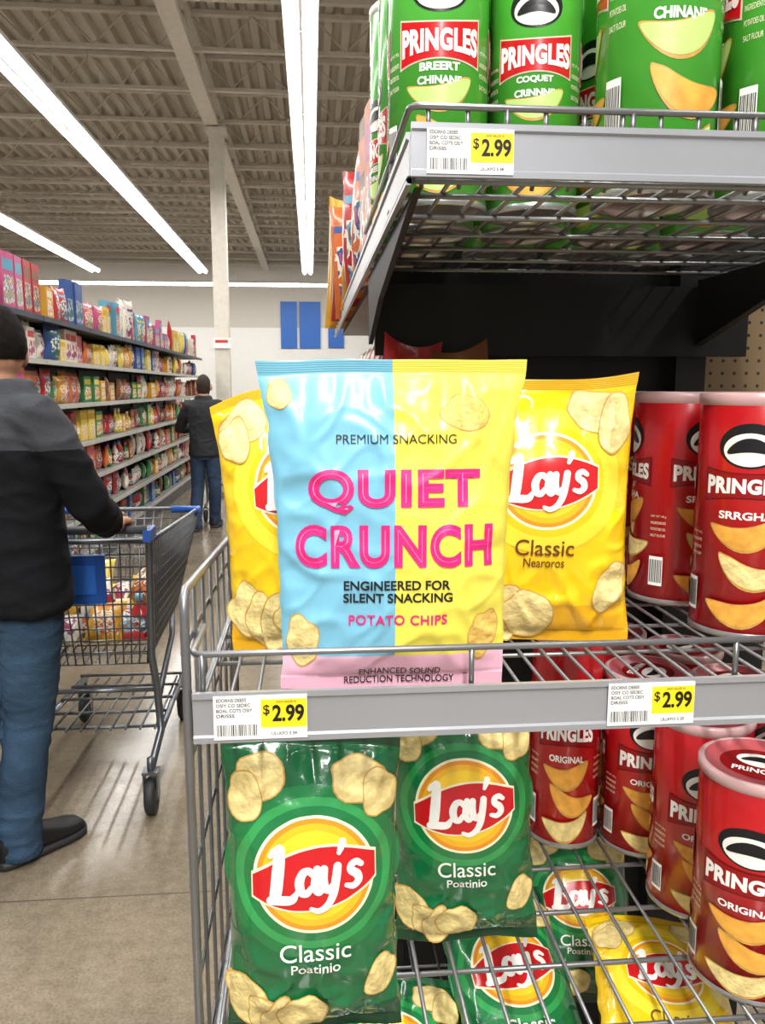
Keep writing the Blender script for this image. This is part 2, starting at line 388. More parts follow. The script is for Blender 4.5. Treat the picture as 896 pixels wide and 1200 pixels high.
def qcdec(mb,fn,W,H):
    T=lambda *a,**k:text(*a,**dict(dict(L=.005),**k))
    mb.decal(T('PREMIUM SNACKING',.002,.270,.125,.0095,bold=0),ink,fn,2)
    for s,z,w_,h in (('QUIET',.2160,.180,.0465),('CRUNCH',.159,.208,.0455)):
        mb.decal(T(s,0,z,w_,h,bold=.050,space=1.12,L=.004),mag,fn,2.6)
        mb.decal(T(s,-.0004,z+.0004,w_,h,bold=-.0425,space=1.12,ref=.050,L=.004),pinkl,fn,4.2)
    mb.decal(T('ENGINEERED FOR',.002,.1175,.112,.0102,bold=.025),ink,fn,2)
    mb.decal(T('SILENT SNACKING',.003,.1040,.115,.0102,bold=.025),ink,fn,2)
    mb.decal(T('POTATO CHIPS',.003,.0800,.104,.011,bold=.022,space=1.1),mag,fn,2)
    mb.decal(T('ENHANCED SOUND',.006,.0205,.088,.0078,bold=.01,L=.003),ink,fn,3.4)
    mb.decal(T('REDUCTION TECHNOLOGY',.006,.0100,.120,.0076,bold=.01,L=.003),ink,fn,4.4)
    for c in ((.076,.297,.027,.019,-.1,1,chipM),(-.098,.055,.018,.029,.1,2,chipL),(.096,.062,.017,.028,-.3,3,chipM),(-.120,.318,.014,.016,0,5,chipL)): chip(mb,fn,*c[:5],seed=c[5],col=c[6])
def qcol(s,v,j):
    if v<.039: return qp
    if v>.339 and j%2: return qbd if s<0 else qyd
    return qb if s<0 else qy
make_bag('snack_bag',.287,.353,.060,3.3,[.845,.84,.85,.87,.92,1.0],qcol,qcdec,
  'pastel blue, yellow and pink chip bag in wire basket','chip bag',loc=(.086,.846,1.1965),rot=(math.radians(-3.2),0,math.radians(-1)),wr=.8)
ly=M('film_yellow','#f7cb10',.25,var=.06,vs=6,bump=.3,bs=24,**FB); lyl=M('film_light_yellow','#fcdd38',.25,bump=.3,bs=24,**FB); lyd=M('film_deep_yellow','#ecaf0b',.25,bump=.3,bs=24,**FB)
lg=M('film_green','#0b6639',.25,var=.1,vs=6,bump=.3,bs=24,**FB); lgl=M('film_light_green','#2f9a50',.25,bump=.3,bs=24,**FB); lgd=M('film_dark_green','#064a28',.25,bump=.3,bs=24,**FB); lgm=M('film_mid_green','#12773e',.25,bump=.3,bs=24,**FB)
sun=M('logo_yellow','#fcd22c',.25,var=.03,coat=.6); sunM=M('logo_amber','#f9bb22',.25,var=.03,coat=.6); sunO=M('logo_orange','#ee9520',.25,var=.03,coat=.6); red=M('logo_red','#cb141c',.25,coat=.6); redd=M('logo_dark_red','#8d0c12',.25,coat=.4); cream=M('cream_print','#fbf3cf',.3)
def laysdec(cz,r,sub,colA,colB,colC,tcol,seed):
    def dec(mb,fn,W,H):
        k=1/1.55
        mb.disc(fn,0,cz,r*1.55,r*1.5,[(.45*k,sun),(.78*k,sun),(.9*k,sunM),(.985*k,sunO),(1.04*k,cream),(1.2*k,colB),(1.35*k,colA),(1.0,colC)],1.2,n=80)
        top=[];bot=[];top2=[];bot2=[]
        for i in range(49):
            x=-1.05+2.10*i/48; e=math.cos(x*1.0)
            t_=-.16+.64*e+.13*x; b_=.10-.66*e+.10*x
            top.append((x*r,cz+r*t_)); bot.append((x*r,cz+r*b_)); top2.append((x*r*1.02,cz+r*(t_+.04))); bot2.append((x*r*1.02,cz+r*(b_-.04)))
        mb.decal(strip2(top2,bot2,20),cream,fn,2.6); mb.decal(strip2(top,bot,20),red,fn,4.0)
        lays_text(mb,0,cz-r*.02,r*1.70,white,fn,5.6)
        mb.decal(text('Classic',0,cz-r*1.38,r*1.22,r*.34,bold=.005,L=.004),tcol,fn,3.5)
        mb.decal(text(sub,0,cz-r*1.70,r*.85,r*.19,bold=.01,L=.004),tcol,fn,3.5)
        for c in CH:
            chip(mb,fn,c[0]*W,c[1]*H,c[2]*W,c[3]*W,c[4],seed+c[0]*9,layer=c[5])
    return dec
CH=[(-.36,.16,.13,.17,.5,2.5),(-.28,.11,.11,.17,.25,4),(-.19,.10,.11,.17,-.1,5.5),(-.08,.12,.15,.14,-.3,7),(.37,.22,.09,.14,-.4,2.5),(-.3,.88,.15,.12,.3,2.5),(-.36,.82,.10,.13,.1,4),(.26,.87,.18,.12,-.3,2.5),(.37,.83,.10,.15,-.2,4)]
LT=[1.0,.95,.93,.93,.95,1.0]
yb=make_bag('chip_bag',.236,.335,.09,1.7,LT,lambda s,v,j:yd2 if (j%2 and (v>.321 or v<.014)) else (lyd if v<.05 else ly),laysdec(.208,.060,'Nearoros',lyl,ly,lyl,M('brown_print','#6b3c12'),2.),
  'glossy yellow chip bag with red logo on wire shelf','chip bag',group='yellow chip bags on the wire shelf',wr=1.4,loc=(.288,1.0,1.196),rot=(math.radians(-4),math.radians(1),math.radians(-6)),corner=(-.016,.012),calm=(.195,.085))
copything(yb,(-.003,1.005,1.196),rot=(math.radians(-5),math.radians(-4),math.radians(2)),scale=(.84,.95,.98))
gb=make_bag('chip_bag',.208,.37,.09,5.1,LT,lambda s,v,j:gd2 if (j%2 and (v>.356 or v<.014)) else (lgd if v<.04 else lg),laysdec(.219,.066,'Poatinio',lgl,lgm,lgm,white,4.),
  'glossy green chip bag with red logo and chips print','chip bag',group='green chip bags on lower wire shelf',wr=1.4,loc=(-.004,.875,.757),rot=(math.radians(-3),0,math.radians(2)),corner=(.008,-.01),calm=(.205,.09))
copything(gb,(.207,1.02,.757),rot=(math.radians(-5),math.radians(-2),math.radians(-5)),scale=(.96,.97,.95))
# ---------------------------------------------------------------- cans
def make_can(name,R,H,body,band,bandtxt,sub,chipc,label,group,rings=3,fz=.76,bz=.6,sz=.49,loc=(0,0,0),rotz=0,bwf=.80,bhf=.27):
    mb=MB(); n=64; green=body is gcan; sfx='green' if green else 'red'
    mb.lathe([(R*.9,.004),(R,.006),(R,H-.012),(R*.985,H-.01)],body,n)
    for k in range(rings):
        th=2*math.pi*k/rings
        fn=lambda x,z,o:((R+o)*math.sin(th+x/R),-(R+o)*math.cos(th+x/R),z)
        u=R
        mb.decal(ell(0,H*fz,u*.56,u*.42),black,fn,1); mb.decal(ell(0,H*fz-u*.07,u*.47,u*.31),white,fn,2)
        mb.decal(ell(0,H*fz+u*.02,u*.40,u*.13,saddle=-1.1),black,fn,3)
        bw=u*bwf; bh=u*bhf
        def bt(kx,kz,ax=0): 
            tp=[];bo=[]
            for i in range(21): x=-1+i/10; e=bh*kz*(.80+.30*x*x); tp.append((x*bw*kx,H*bz+e+ax)); bo.append((x*bw*kx,H*bz-e+ax))
            return strip2(tp,bo,4)
        mb.decal(bt(1.04,1.1),M('band_edge_'+sfx,'#e9d9c0' if band is red else '#6d060c',.3),fn,1.2); mb.decal(bt(1,1),band,fn,2.2)
        mb.decal(text(bandtxt,0,H*bz,bw*1.92,bh*1.22,bold=.05,space=1.07,bow=.14),white,fn,3.2)
        if isinstance(sub,tuple):
            mb.decal(text(sub[0],0,H*sz+.0075,u*.78,u*.15,bold=.04),white,fn,1.5); mb.decal(text(sub[1],0,H*sz-.0075,u*.86,u*.15,bold=.04),white,fn,1.5)
        else: mb.decal(text(sub,0,H*sz,u*.98,u*.15,bold=.03),white,fn,1.5)
        top=H*sz-u*.28; sp=(top-u*.25)/2.5
        for q in range(3):
            cz=top-sp*q-u*.18; rr=(.16,-.22,.14)[q]; ox=u*(.06,.14,.04)[q]
            mb.decal(ell(ox,cz,u*.66,u*.24,rr,.10,q,saddle=1.35),chipD,fn,1+q*1.2)
            mb.decal(ell(ox,cz+u*.02,u*.635,u*.205,rr,.10,q,saddle=1.35),chipc[q%len(chipc)],fn,1.6+q*1.2)
        x0=math.pi/rings*R
        mb.decal(rect(x0,H*.16,u*.3,H*.14),white,fn,5)
        for i in range(9): mb.decal(rect(x0-u*.12+u*.03*i,H*.16,u*(.012 if i%2 else .02),H*.11),black,fn,5.6)
        for i in range(4): mb.decal(text(('NET WT 149 g','INGREDIENTS','POTATOES OIL','SALT FLOUR')[i],x0,H*(.42-.03*i),u*.34,H*.012,L=0,bold=0),cream,fn,1)
    o=mb.obj(name,loc=loc,label=label,cat='chip can',group=group); o.rotation_euler=(0,0,rotz)
    mb=MB(); met=M('can_rim_metal','#b9babd',.3,.8); mb.lathe([(R*.86,.006),(R*.9,.0),(R*1.015,.0),(R*1.02,.005),(R*1.003,.008)],met,n); mb.lathe([(.0005,.005),(R*.86,.0055)],met,n); mb.obj('base_rim',parent=o,world=False)
    mb=MB(); lm=M('can_lid_'+sfx,'#c8a2a2' if not green else '#d9dad6',.3); lm2=M('can_lid_in_'+sfx,'#b9555b' if not green else '#e9e9e6',.25)
    z=H-.012; mb.lathe([(R*1.0,z-.004),(R*1.035,z),(R*1.035,z+.010),(R*.99,z+.0125),(R*.93,z+.012),(R*.91,z+.0065),(.0001,z+.006)],[lm,lm,lm,lm,lm2,lm2],n)
    fl=lambda x,y,off:(x,y,z+.0062+off)
    mb.decal(ell(0,0,R*.68,R*.6),redd if not green else black,fl,1); mb.decal(ell(0,R*.14,R*.42,R*.27),white,fl,2)
    mb.decal(ell(0,R*.18,R*.34,R*.1,saddle=-1),black,fl,3)
    mb.decal(text(bandtxt,0,-R*.3,R*.9,R*.18,bold=.03),white,fl,3)
    mb.obj('lid',parent=o,world=False)
    return o
gcan=M('can_green','#50b43a',.26,var=.14,vs=9,coat=.5); rcan=M('can_red','#bd101a',.26,var=.10,vs=9,coat=.5)
bdk=M('band_dark','#930a12',.3)
GL='green cylindrical chip can standing on upper wire shelf'
chipG=M('print_lime','#bfdd7e',.4)
GG='green chip cans on the upper shelf'
gc=make_can('chip_can',.062,.42,gcan,red,'PRINGLES',('BREERT','CHINANE'),[chipG,chipO,chipG],GL,GG,loc=(.163,1.07,1.738),rotz=-.12,fz=.572,bz=.438,sz=.352,bhf=.38)
make_can('chip_can',.057,.405,gcan,red,'PRINGLES',('COQUET','CRINNNE'),[chipG,chipG,chipO],GL,GG,loc=(.288,1.08,1.738),rotz=-.25,fz=.572,bz=.438,sz=.352,bhf=.38)
copything(gc,(.413,.995,1.738),rot=(0,0,-.05),scale=(1.13,1.13,1.34))
copything(gc,(.566,1.0,1.738),rot=(0,0,.1),scale=(1.12,1.12,1.3))
copything(gc,(.712,1.02,1.738),rot=(0,0,.3),scale=(1.1,1.1,1.15))
for i,(x,y) in enumerate(((.178,1.215),(.315,1.22),(.455,1.23),(.60,1.24),(.175,1.36),(.172,1.495),(.32,1.40),(.46,1.40),(.60,1.42))): copything(gc,(x,y,1.738),rot=(0,0,i*.7-.4))
RL='red chip cans on the wire shelves'
rc=make_can('chip_can',.068,.317,rcan,bdk,'PRINGLES','SRRGHA',[chipO,chipL,chipO],'red cylindrical chip can standing on wire shelf',RL,loc=(.584,1.03,1.197),rotz=-.56,fz=.79,bz=.63,sz=.51)
copything(rc,(.564,1.20,1.197),rot=(0,0,.22))
copything(rc,(.735,1.05,1.197),rot=(0,0,-.3)); copything(rc,(.50,1.36,1.197),rot=(0,0,-.3)); copything(rc,(.70,1.24,1.197),rot=(0,0,.3))
rd=make_can('chip_can',.068,.317,rcan,bdk,'PRINGLES','ORIGINAL',[chipO,chipO,chipL],'red cylindrical chip can standing on wire shelf',RL,loc=(.568,.930,.758),rotz=-.60,fz=.71,bz=.55,sz=.43,bhf=.30)
rd.scale=(1.08,1.08,.915)
for x,y,r,s in ((.570,1.087,-2.38,(1,1,.93)),(.553,1.25,-2.3,(1,1,.95)),(.425,1.28,-.25,(.86,.86,1.16)),(.545,1.42,-.1,(1,1,1)),(.73,1.06,.4,(1,1,.9)),(.735,.9,.4,(1,1,.9)),(.70,1.24,.4,(1,1,.9)),(.69,1.41,.4,(1,1,.9))):
    copything(rd,(x,y,.758),rot=(0,0,r),scale=s)
# ---------------------------------------------------------------- wire shelves
def rodprof(y0,z0,z1,s=-1):
    return [(y0,z0),(y0+s*.006,z0),(y0+s*.006,z0+.006),(y0+s*.003,z0+.008),(y0+s*.003,z1-.008),(y0+s*.006,z1-.006),(y0+s*.006,z1),(y0,z1)]
def wire_shelf(X0,X1,Y0,Y1,zd,zr0,zr1,zlip,label,sp=.033,rr=.0028,verts=(),side=False):
    E=empty('wire_shelf',((X0+X1)/2,Y1,zd),label,'shelf')
    mb=MB(); x=X0+.004
    while x<X1: mb.tube([(x,Y0+.004,zd-.004),(x,Y1,zd-.004)],rr*.8,steel,6); x+=sp
    y=Y0+.06
    while y<Y1: mb.tube([(X0,y,zd-.010),(X1,y,zd-.010)],rr,steel,6); y+=.11
    mb.tube([(X0,Y0+.004,zd-.008),(X1,Y0+.004,zd-.008)],rr,steel); mb.tube([(X0,Y0,zd-.008),(X0,Y1,zd-.008)],rr*1.3,steel)
    mb.obj('wire_deck',parent=E)
    if zr1:
        mb=MB(); mb.extr(rodprof(Y0-.004,zr0,zr1),X0,X1,rail,'x'); mb.obj('price_rail',parent=E)
    if zlip:
        mb=MB(); pts=[(X0,Y1 if side else Y0+.10,zlip),(X0,Y0+.01,zlip),(X0+.003,Y0+.003,zlip),(X0+.012,Y0,zlip),(X1,Y0,zlip)]
        mb.tube(pts,.0036,steel,8)
        for vx in verts: mb.tube([(vx,Y0,zlip),(vx,Y0,zr1 and zr1-.01 or zd)],.003,steel,6)
        if side:
            for i in range(19):
                x=.12+.04*i; mb.tube([(x,.852,1.797),(x+.001,.853,1.775),(x,.90,1.731)],.0026,steel,6)
        mb.obj('front_lip',parent=E)
    return E
E1=wire_shelf(-.123,.86,.80,1.50,1.195,1.163,1.216,1.254,'grey wire shelf with silver price rail holding snacks',sp=.029,verts=(-.113,.163,.45,.74))
E2=wire_shelf(.102,.86,.85,1.52,1.735,1.728,1.779,1.797,'grey upper wire shelf with silver price rail and cans',sp=.04,rr=.0034,verts=(.2,.33,.46,.59,.72),side=True)
mb=MB(); mb.extr(rodprof(.104,1.722,1.772),.85,3.35,rail,'y'); mb.obj('side_rail',parent=E2)
E3=wire_shelf(-.123,.86,.80,1.50,.755,0,0,0,'grey lower wire shelf carrying green bags and red cans',sp=.05,rr=.0036)
E4=wire_shelf(-.123,.86,.80,1.50,.42,0,0,0,'grey bottom wire shelf holding fallen chip bags',sp=.05)
E=empty('wire_side_panel',(-.13,1.05,0),'grey wire side panel enclosing the basket shelves','shelf side')
mb=MB(); X=-.129; mb.tube([(X,.80,0.0),(X,.80,1.295),(X,.803,1.312),(X,.815,1.318),(X,1.28,1.288),(X,1.292,1.283),(X,1.295,1.27),(X,1.295,0)],.0048,steel,8)
mb.obj('outer_frame',parent=E)
mb=MB()
for i in range(1,7):
    y=.80+.495*i/7; mb.tube([(X,y,.1),(X,y,1.316-.030*(y-.815)/.47)],.0026,steel,6)
for z in (1.255,1.13,1.0,.87,.74,.61,.48,.35,.2): mb.tube([(X-.003,.80,z),(X-.003,1.295,z)],.0026,steel,6)
mb.obj('wire_infill',parent=E)
def peg():
    m=bpy.data.materials.new('pegboard'); m.use_nodes=True; nt=m.node_tree; b=nt.nodes['Principled BSDF']; L=nt.links.new
    tc=nt.nodes.new('ShaderNodeTexCoord'); sp=nt.nodes.new('ShaderNodeSeparateXYZ'); L(tc.outputs['Object'],sp.inputs[0]); sq=[]
    for ax in 'XZ':
        a=nt.nodes.new('ShaderNodeMath'); a.operation='PINGPONG'; a.inputs[1].default_value=.0127; L(sp.outputs[ax],a.inputs[0])
        p=nt.nodes.new('ShaderNodeMath'); p.operation='POWER'; p.inputs[1].default_value=2; L(a.outputs[0],p.inputs[0]); sq.append(p)
    s=nt.nodes.new('ShaderNodeMath'); s.operation='ADD'; L(sq[0].outputs[0],s.inputs[0]);L(sq[1].outputs[0],s.inputs[1])
    l=nt.nodes.new('ShaderNodeMath'); l.operation='LESS_THAN'; l.inputs[1].default_value=.0034**2; L(s.outputs[0],l.inputs[0])
    mx=nt.nodes.new('ShaderNodeMix'); mx.data_type='RGBA'; mx.inputs[6].default_value=lin('#7d684b')+[1]; mx.inputs[7].default_value=lin('#1a1510')+[1]
    L(l.outputs[0],mx.inputs['Factor']); L(mx.outputs[2],b.inputs['Base Color']); b.inputs['Roughness'].default_value=.6; return m
E=empty('shelf_frame',(.5,1.57,0),'dark steel upright frame, brackets and back panel darkened to imitate shade','shelf frame')
mb=MB(); mb.box((.85,1.62,1.45),(.24,.012,.5),peg()); mb.obj('pegboard',parent=E)
mb=MB(); mb.box((.74,1.575,1.2),(.06,.05,2.4),dark); mb.box((.16,1.575,1.2),(.04,.05,2.4),dark); mb.obj('upright',parent=E)
mb=MB(); mb.box((.44,1.605,1.2),(.60,.012,2.4),dark); mb.box((.85,1.605,2.05),(.22,.012,.7),dark); mb.box((.85,1.605,.6),(.22,.012,1.2),dark); mb.obj('back_panel',parent=E)  # shade of the deep interior put into dark panels in place of pegboard
mb=MB(); mb.box((.48,1.54,1.645),(.72,.02,.13),dark); mb.extr([(.95,1.722),(1.53,1.722),(1.53,1.60),(1.3,1.66)],.735,.75,dark,'x'); mb.extr([(.86,1.722),(1.53,1.722),(1.53,1.60),(1.3,1.66)],.108,.116,dark,'x'); mb.obj('bracket',parent=E)
tagm=M('tag_paper','#f2f2f0',.5); tagy=M('tag_yellow','#f3da1c',.5)
mb=MB(); mb.box((0,.0006,0),(.094,.0012,.046),tagm)
ft=lambda x,z,o:(x,-o,z)
mb.decal(rect(.0235,.004,.046,.030),tagy,ft,.6)
mb.decal(text('2.99',.0280,.0040,.032,.018,bold=.03,L=0),black,ft,1.2); mb.decal(text('$',.0060,.0075,.0065,.012,bold=.01,L=0),black,ft,1.2)
for i,(s,w_) in enumerate((('EDORNS DEEES',.030),('OSIY CO SEDEC',.034),('BOAL COTS OSIY',.036),('DRISSS',.018))):
    mb.decal(text(s,-.044+w_/2,.019-.0055*i,w_,.0036,bold=.01,L=0),black,ft,.8)
x=-.044
while x<-.004:
    w_=random.choice((.0004,.0008,.0012)); mb.decal(rect(x,-.013,w_,.012,1),black,ft,.8); x+=w_+.0009
mb.decal(text('AAN SALER IS',.026,.0162,.02,.0022,bold=0,L=0),black,ft,1.2); mb.decal(text('ULLKFO S SR',.024,-.0175,.026,.0034,bold=.01,L=0),black,ft,.8)
t0=mb.obj('price_tag',loc=(-.055,.7885,1.190),label='white and yellow price tag clipped to shelf rail',cat='price tag',group='price tags on shelf rails')
copything(t0,(.354,.7885,1.190)); copything(t0,(.161,.8385,1.752),scale=(.93,1,.93))
gl='green chip bag lying on bottom wire shelf'
copything(gb,(.335,1.0,.45),rot=(math.radians(-62),0,math.radians(6)),label=gl)
copything(gb,(.06,.90,.41),rot=(math.radians(-70),0,math.radians(-14)),label=gl)
copything(yb,(.495,.93,.53),rot=(math.radians(-72),math.radians(4),math.radians(-12)),scale=(.92,.92,.92),label='yellow chip bag lying on bottom wire shelf',group='fallen chip bags')
copything(gb,(.47,1.27,.43),rot=(math.radians(-30),0,math.radians(-8)),scale=(.95,.9,.8),label=gl)
# ---------------------------------------------------------------- small products
pal=['#c99526','#ab2529','#2f4f8a','#387845','#c4642a','#d6bd4e','#66417e','#d3ccbc','#b34f79','#5692ac','#754527']
def prn(c1,c2,c3): return MP('pr_'+c1+c2+c3,[c1,c2,'#e0d9c8',c3,c1])
def lowbag(W,H,T,c1,c2,c3):
    m1=M('f_'+c1,c1,.3,coat=.4,var=.12,bump=.4,bs=25);m2=prn(c2,c3,c1);m3=M('f2_'+c3,c3,.35)
    mb=MB(); nu,nv=12,16
    for sd in (-1,1):
        vs=[]
        for j in range(nv+1):
            q=j/nv
            for i in range(nu+1):
                s=2*i/nu-1; d=T/2*math.sin(math.pi*q)**.6*max(0,1-abs(s)**2.6)**.5+.001+.004*noise.noise(Vector((s*3,q*4,ord(c1[2])+ord(c1[4]))))*math.sin(math.pi*q); vs.append((s*W/2*(1-.07*math.sin(math.pi*q)),sd*d,q*H+.012*q*s*s))
        o=len(mb.v); mb.v+=vs
        for j in range(nv):
            for i in range(nu):
                x=(i+.5)/nu*2-1;z=(j+.5)/nv*2-1
                m=m2 if abs(x+.3*z)<.6 and -.72<z<.35+.3*x else m1
                if .45<z<.62 and abs(x)<.7: m=m3
                f=(j*(nu+1)+i,j*(nu+1)+i+1,(j+1)*(nu+1)+i+1,(j+1)*(nu+1)+i); f=f if sd<0 else f[::-1]
                mb.f.append(tuple(a+o for a in f)); mb.m.append(mb.mi(m)); mb.sm.append(True)
    return mb
def lowbox(W,H,T,c1,c2,c3):
    m1=M('p_'+c1,c1,.45);m2=M('p_'+c2,c2,.45);m3=prn(c3,c2,c1)
    mb=MB(); mb.box((0,0,H/2),(W,T,H),m1); 
    for (y,sg) in ((-T/2-.001,1),(T/2+.001,-1)):
        for (x,z,w_,h,m) in ((0,H*.78,W*.84,H*.2,m2),(0,H*.34,W*.84,H*.5,m3)):
            mb.add([(x-sg*w_/2,y,z-h/2),(x+sg*w_/2,y,z-h/2),(x+sg*w_/2,y,z+h/2),(x-sg*w_/2,y,z+h/2)],[(0,1,2,3)],m,False)
    return mb
def lowbot(R,H,c1,c2,c3):
    m1=M('b_'+c1,c1,.2);m2=prn(c2,c3,c1);m3=M('b2_'+c3,c3,.4)
    mb=MB(); mb.lathe([(.001,0),(R,.004),(R,H*.12),(R*1.01,H*.13),(R*1.01,H*.5),(R,H*.51),(R*.9,H*.62),(R*.38,H*.8),(R*.38,H*.86),(R*.42,H*.87),(R*.42,H),(.001,H)],[m1,m1,m1,m2,m1,m1,m1,m1,m3,m3,m3],14); return mb
def lowjar(R,H,c1,c2,c3):
    m1=M('b_'+c1,c1,.2);m2=prn(c2,c3,c1);m3=M('b2_'+c3,c3,.4)
    mb=MB(); mb.lathe([(.001,0),(R,.004),(R,H*.2),(R*1.01,H*.21),(R*1.01,H*.65),(R,H*.66),(R*.9,H*.8),(R*.88,H*.82),(R*.92,H*.83),(R*.92,H),(.001,H)],[m1,m1,m2,m2,m1,m1,m1,m3,m3,m3],14); return mb
PROT={};USED=set()
def proto(kind,ci):
    k=(kind,ci)
    if k in PROT: return PROT[k]
    c1=pal[ci]; c2=pal[(ci*3+7)%11] if ci!=7 else pal[1]; c3=pal[(ci*5+4)%11]
    if kind=='bag': mb=lowbag(.19,.26,.09,c1,c2,c3); nm='snack_packet'; cat='snack bag'
    elif kind=='box': mb=lowbox(.17,.25,.07,c1,c2,c3); nm='food_box'; cat='food box'
    elif kind=='bottle': mb=lowbot(.042,.25,c1,c2,c3); nm='bottle'; cat='bottle'
    else: mb=lowjar(.045,.15,c1,c2,c3); nm='jar'; cat='jar'
    names=['golden','red','blue','green','orange','yellow','purple','cream','pink','light blue','brown']
    lab={'bag':'%s packaged snack bag standing on store shelf','box':'%s cardboard food box standing on store shelf','bottle':'%s plastic bottle with cap on store shelf','jar':'%s jar with lid standing on store shelf'}[kind]%names[ci]
    o=mb.obj(nm); tag(o,lab,cat,{'bag':'bags','box':'boxes','bottle':'bottles','jar':'jars'}[kind]+' on the aisle shelving')
    PROT[k]=o; return o
def put(kind,ci,loc,rot,sc,label=None):
    o=proto(kind,ci)
    if (kind,ci) not in USED and not label: USED.add((kind,ci)); o.location=loc;o.rotation_euler=rot;o.scale=sc
    else: copything(o,loc,rot,sc,label=label)
gm=M('gondola_panel','#5f5b55',.5); gs=M('gondola_shelf','#797773',.45); ge=M('gondola_edge','#aeaca6',.4); gd=M('gondola_edge_dark','#3b4452',.4)
LV=[.18,.48,.78,1.08,1.40,1.72,2.02]
E=empty('shelving_unit',(-2.08,4.2,0),'tall grey metal store shelving bay with seven shelves','shelving','aisle shelving bays')
mb=MB(); mb.box((-2.33,4.2,1.05),(.02,1.19,2.1),gm); mb.obj('back_panel',parent=E)
mb=MB(); mb.box((-2.08,4.2,.07),(.44,1.19,.14),M('plinth','#4a4a4c',.5)); mb.obj('plinth',parent=E)
mb=MB(); mb.box((-2.31,3.63,1.1),(.03,.03,2.2),gd); mb.obj('upright',parent=E)
for z in LV:
    mb=MB(); mb.box((-2.09,4.2,z-.012),(.45,1.19,.02),gs); mb.box((-1.858,4.2,z-.018),(.012,1.19,.036),gd if z>2 else ge); mb.obj('shelf',parent=E)
for i in range(1,9): copything(E,(-2.08,4.2+1.2*i,0))
kinds={0:['bottle','box','bag'],1:['box','jar','bag'],2:['bag','bottle','box'],3:['bottle','bag','box'],4:['bag','bag','box'],5:['bag','bag','bag','box'],6:['box','box','bag']}
cols={0:[10,1,3,2],1:[7,1,0,8,3],2:[10,1,4,3,7],3:[1,4,10,0,5,3],4:[4,0,3,4,10,1,7],5:[4,2,3,5,0,7,4],6:[0,5,1,8,9,2,7]}
for li,z in enumerate(LV):
    y=3.66
    while y<14.1:
        k=random.choice(kinds[li]); ci=random.choice(cols[li]); run=random.choice((1,1,2,2,3)); sb=random.uniform(.72,1.12)
        w_={'bag':.18,'box':.175,'bottle':.09,'jar':.095}[k]*sb
        szb=random.uniform(.68,1.03) if li<6 else random.uniform(.8,1.6)
        if random.random()<.15: y+=.05
        for _ in range(run):
            if y>14.12: break
            dx={'bag':.06,'box':.05,'bottle':.055,'jar':.055}[k]; jt=.32 if k=='bag' else .08
            put(k,ci,(-1.875-dx-random.uniform(0,.06),y+w_/2,z),(random.uniform(-.1,.1) if k=='bag' else 0,random.uniform(-.06,.06) if k=='bag' else 0,math.pi/2+random.uniform(-jt,jt)),(sb,sb,min(szb*random.uniform(.9,1.05),1.0) if (k=='bag' and li<6) else szb))
            y+=w_+(.004 if k in('bag','box') else .008)
E=empty('shelving_unit',(.36,2.48,0),'dark steel store shelving running along aisle behind display','shelving')
mb=MB(); mb.box((.60,2.5,1.2),(.02,1.72,2.4),dark); mb.obj('back_panel',parent=E)
for z in (.2,.62,1.0,1.38,1.745):
    mb=MB(); mb.box((.36,2.5,z-.008),(.46,1.7,.016),dark if z<1.7 else gs); mb.obj('shelf',parent=E)
mb=MB(); mb.box((.57,3.34,1.0),(.02,.03,2.0),dark); mb.obj('upright',parent=E)
for i,(k,ci,h,rt,px) in enumerate((('box',4,1.4,.1,.165),('box',10,1.5,.1,.165),('bag',4,1.4,.6,.165),('bag',1,1.35,.8,.165),('bag',0,1.35,.9,.16),('bag',4,1.3,1.0,.155),('bag',1,1.4,1.1,.15),('bag',0,1.45,1.2,.145),('bag',0,1.8,1.3,.14))):
    put(k,ci,(px,1.72+i*.185,1.745),(0,random.uniform(-.1,.1) if k=='bag' else 0,-math.pi/2+rt),(.9,1.1,h))
for i,ci in enumerate((1,1,1,4,1,0,1)): put('bag',ci,(.2,1.78+i*.22,1.38),(0,0,-math.pi/2),(.95,.8,1.0))
for z in (1.0,.62,.2):
    for i in range(7): put('bag',(i*3)%7,(.2,1.78+i*.22,z),(0,0,-math.pi/2),(.95,.8,1.0))
for x,ci,h,r in ((.15,1,1.54,.35),(.30,10,1.50,-.25)):
    put('bag',ci,(x,1.44,1.197),(math.radians(-4),.12*(1 if r>0 else -1),r),(.62,.8,h),label='dark red snack bag standing behind chip bags')
for i,(x,y,c) in enumerate(((-.9,26,'#b9b39f'),(.9,27,'#9fa6ad'),(-4.2,24,'#c2b08c'),(-6.5,25,'#8f9aa8'))):
    E=empty('display_table',(x,y,0),'low store display table stacked with small boxes','display',group='far display tables')
    mb=MB(); mb.box((x,y,1.0),(1.6,.8,.05),M('tbl'+c,c)); mb.obj('table_top',parent=E)
    mb=MB()
    for a in (-.75,.75):
        for b in (-.35,.35): mb.box((x+a,y+b,.49),(.05,.05,.98),dark)
    mb.obj('legs',parent=E)
    for k in range(7): put('box',(k*2+i)%11,(x-.66+.22*k,y-.1,1.026),(0,0,0),(1,1,1.3))
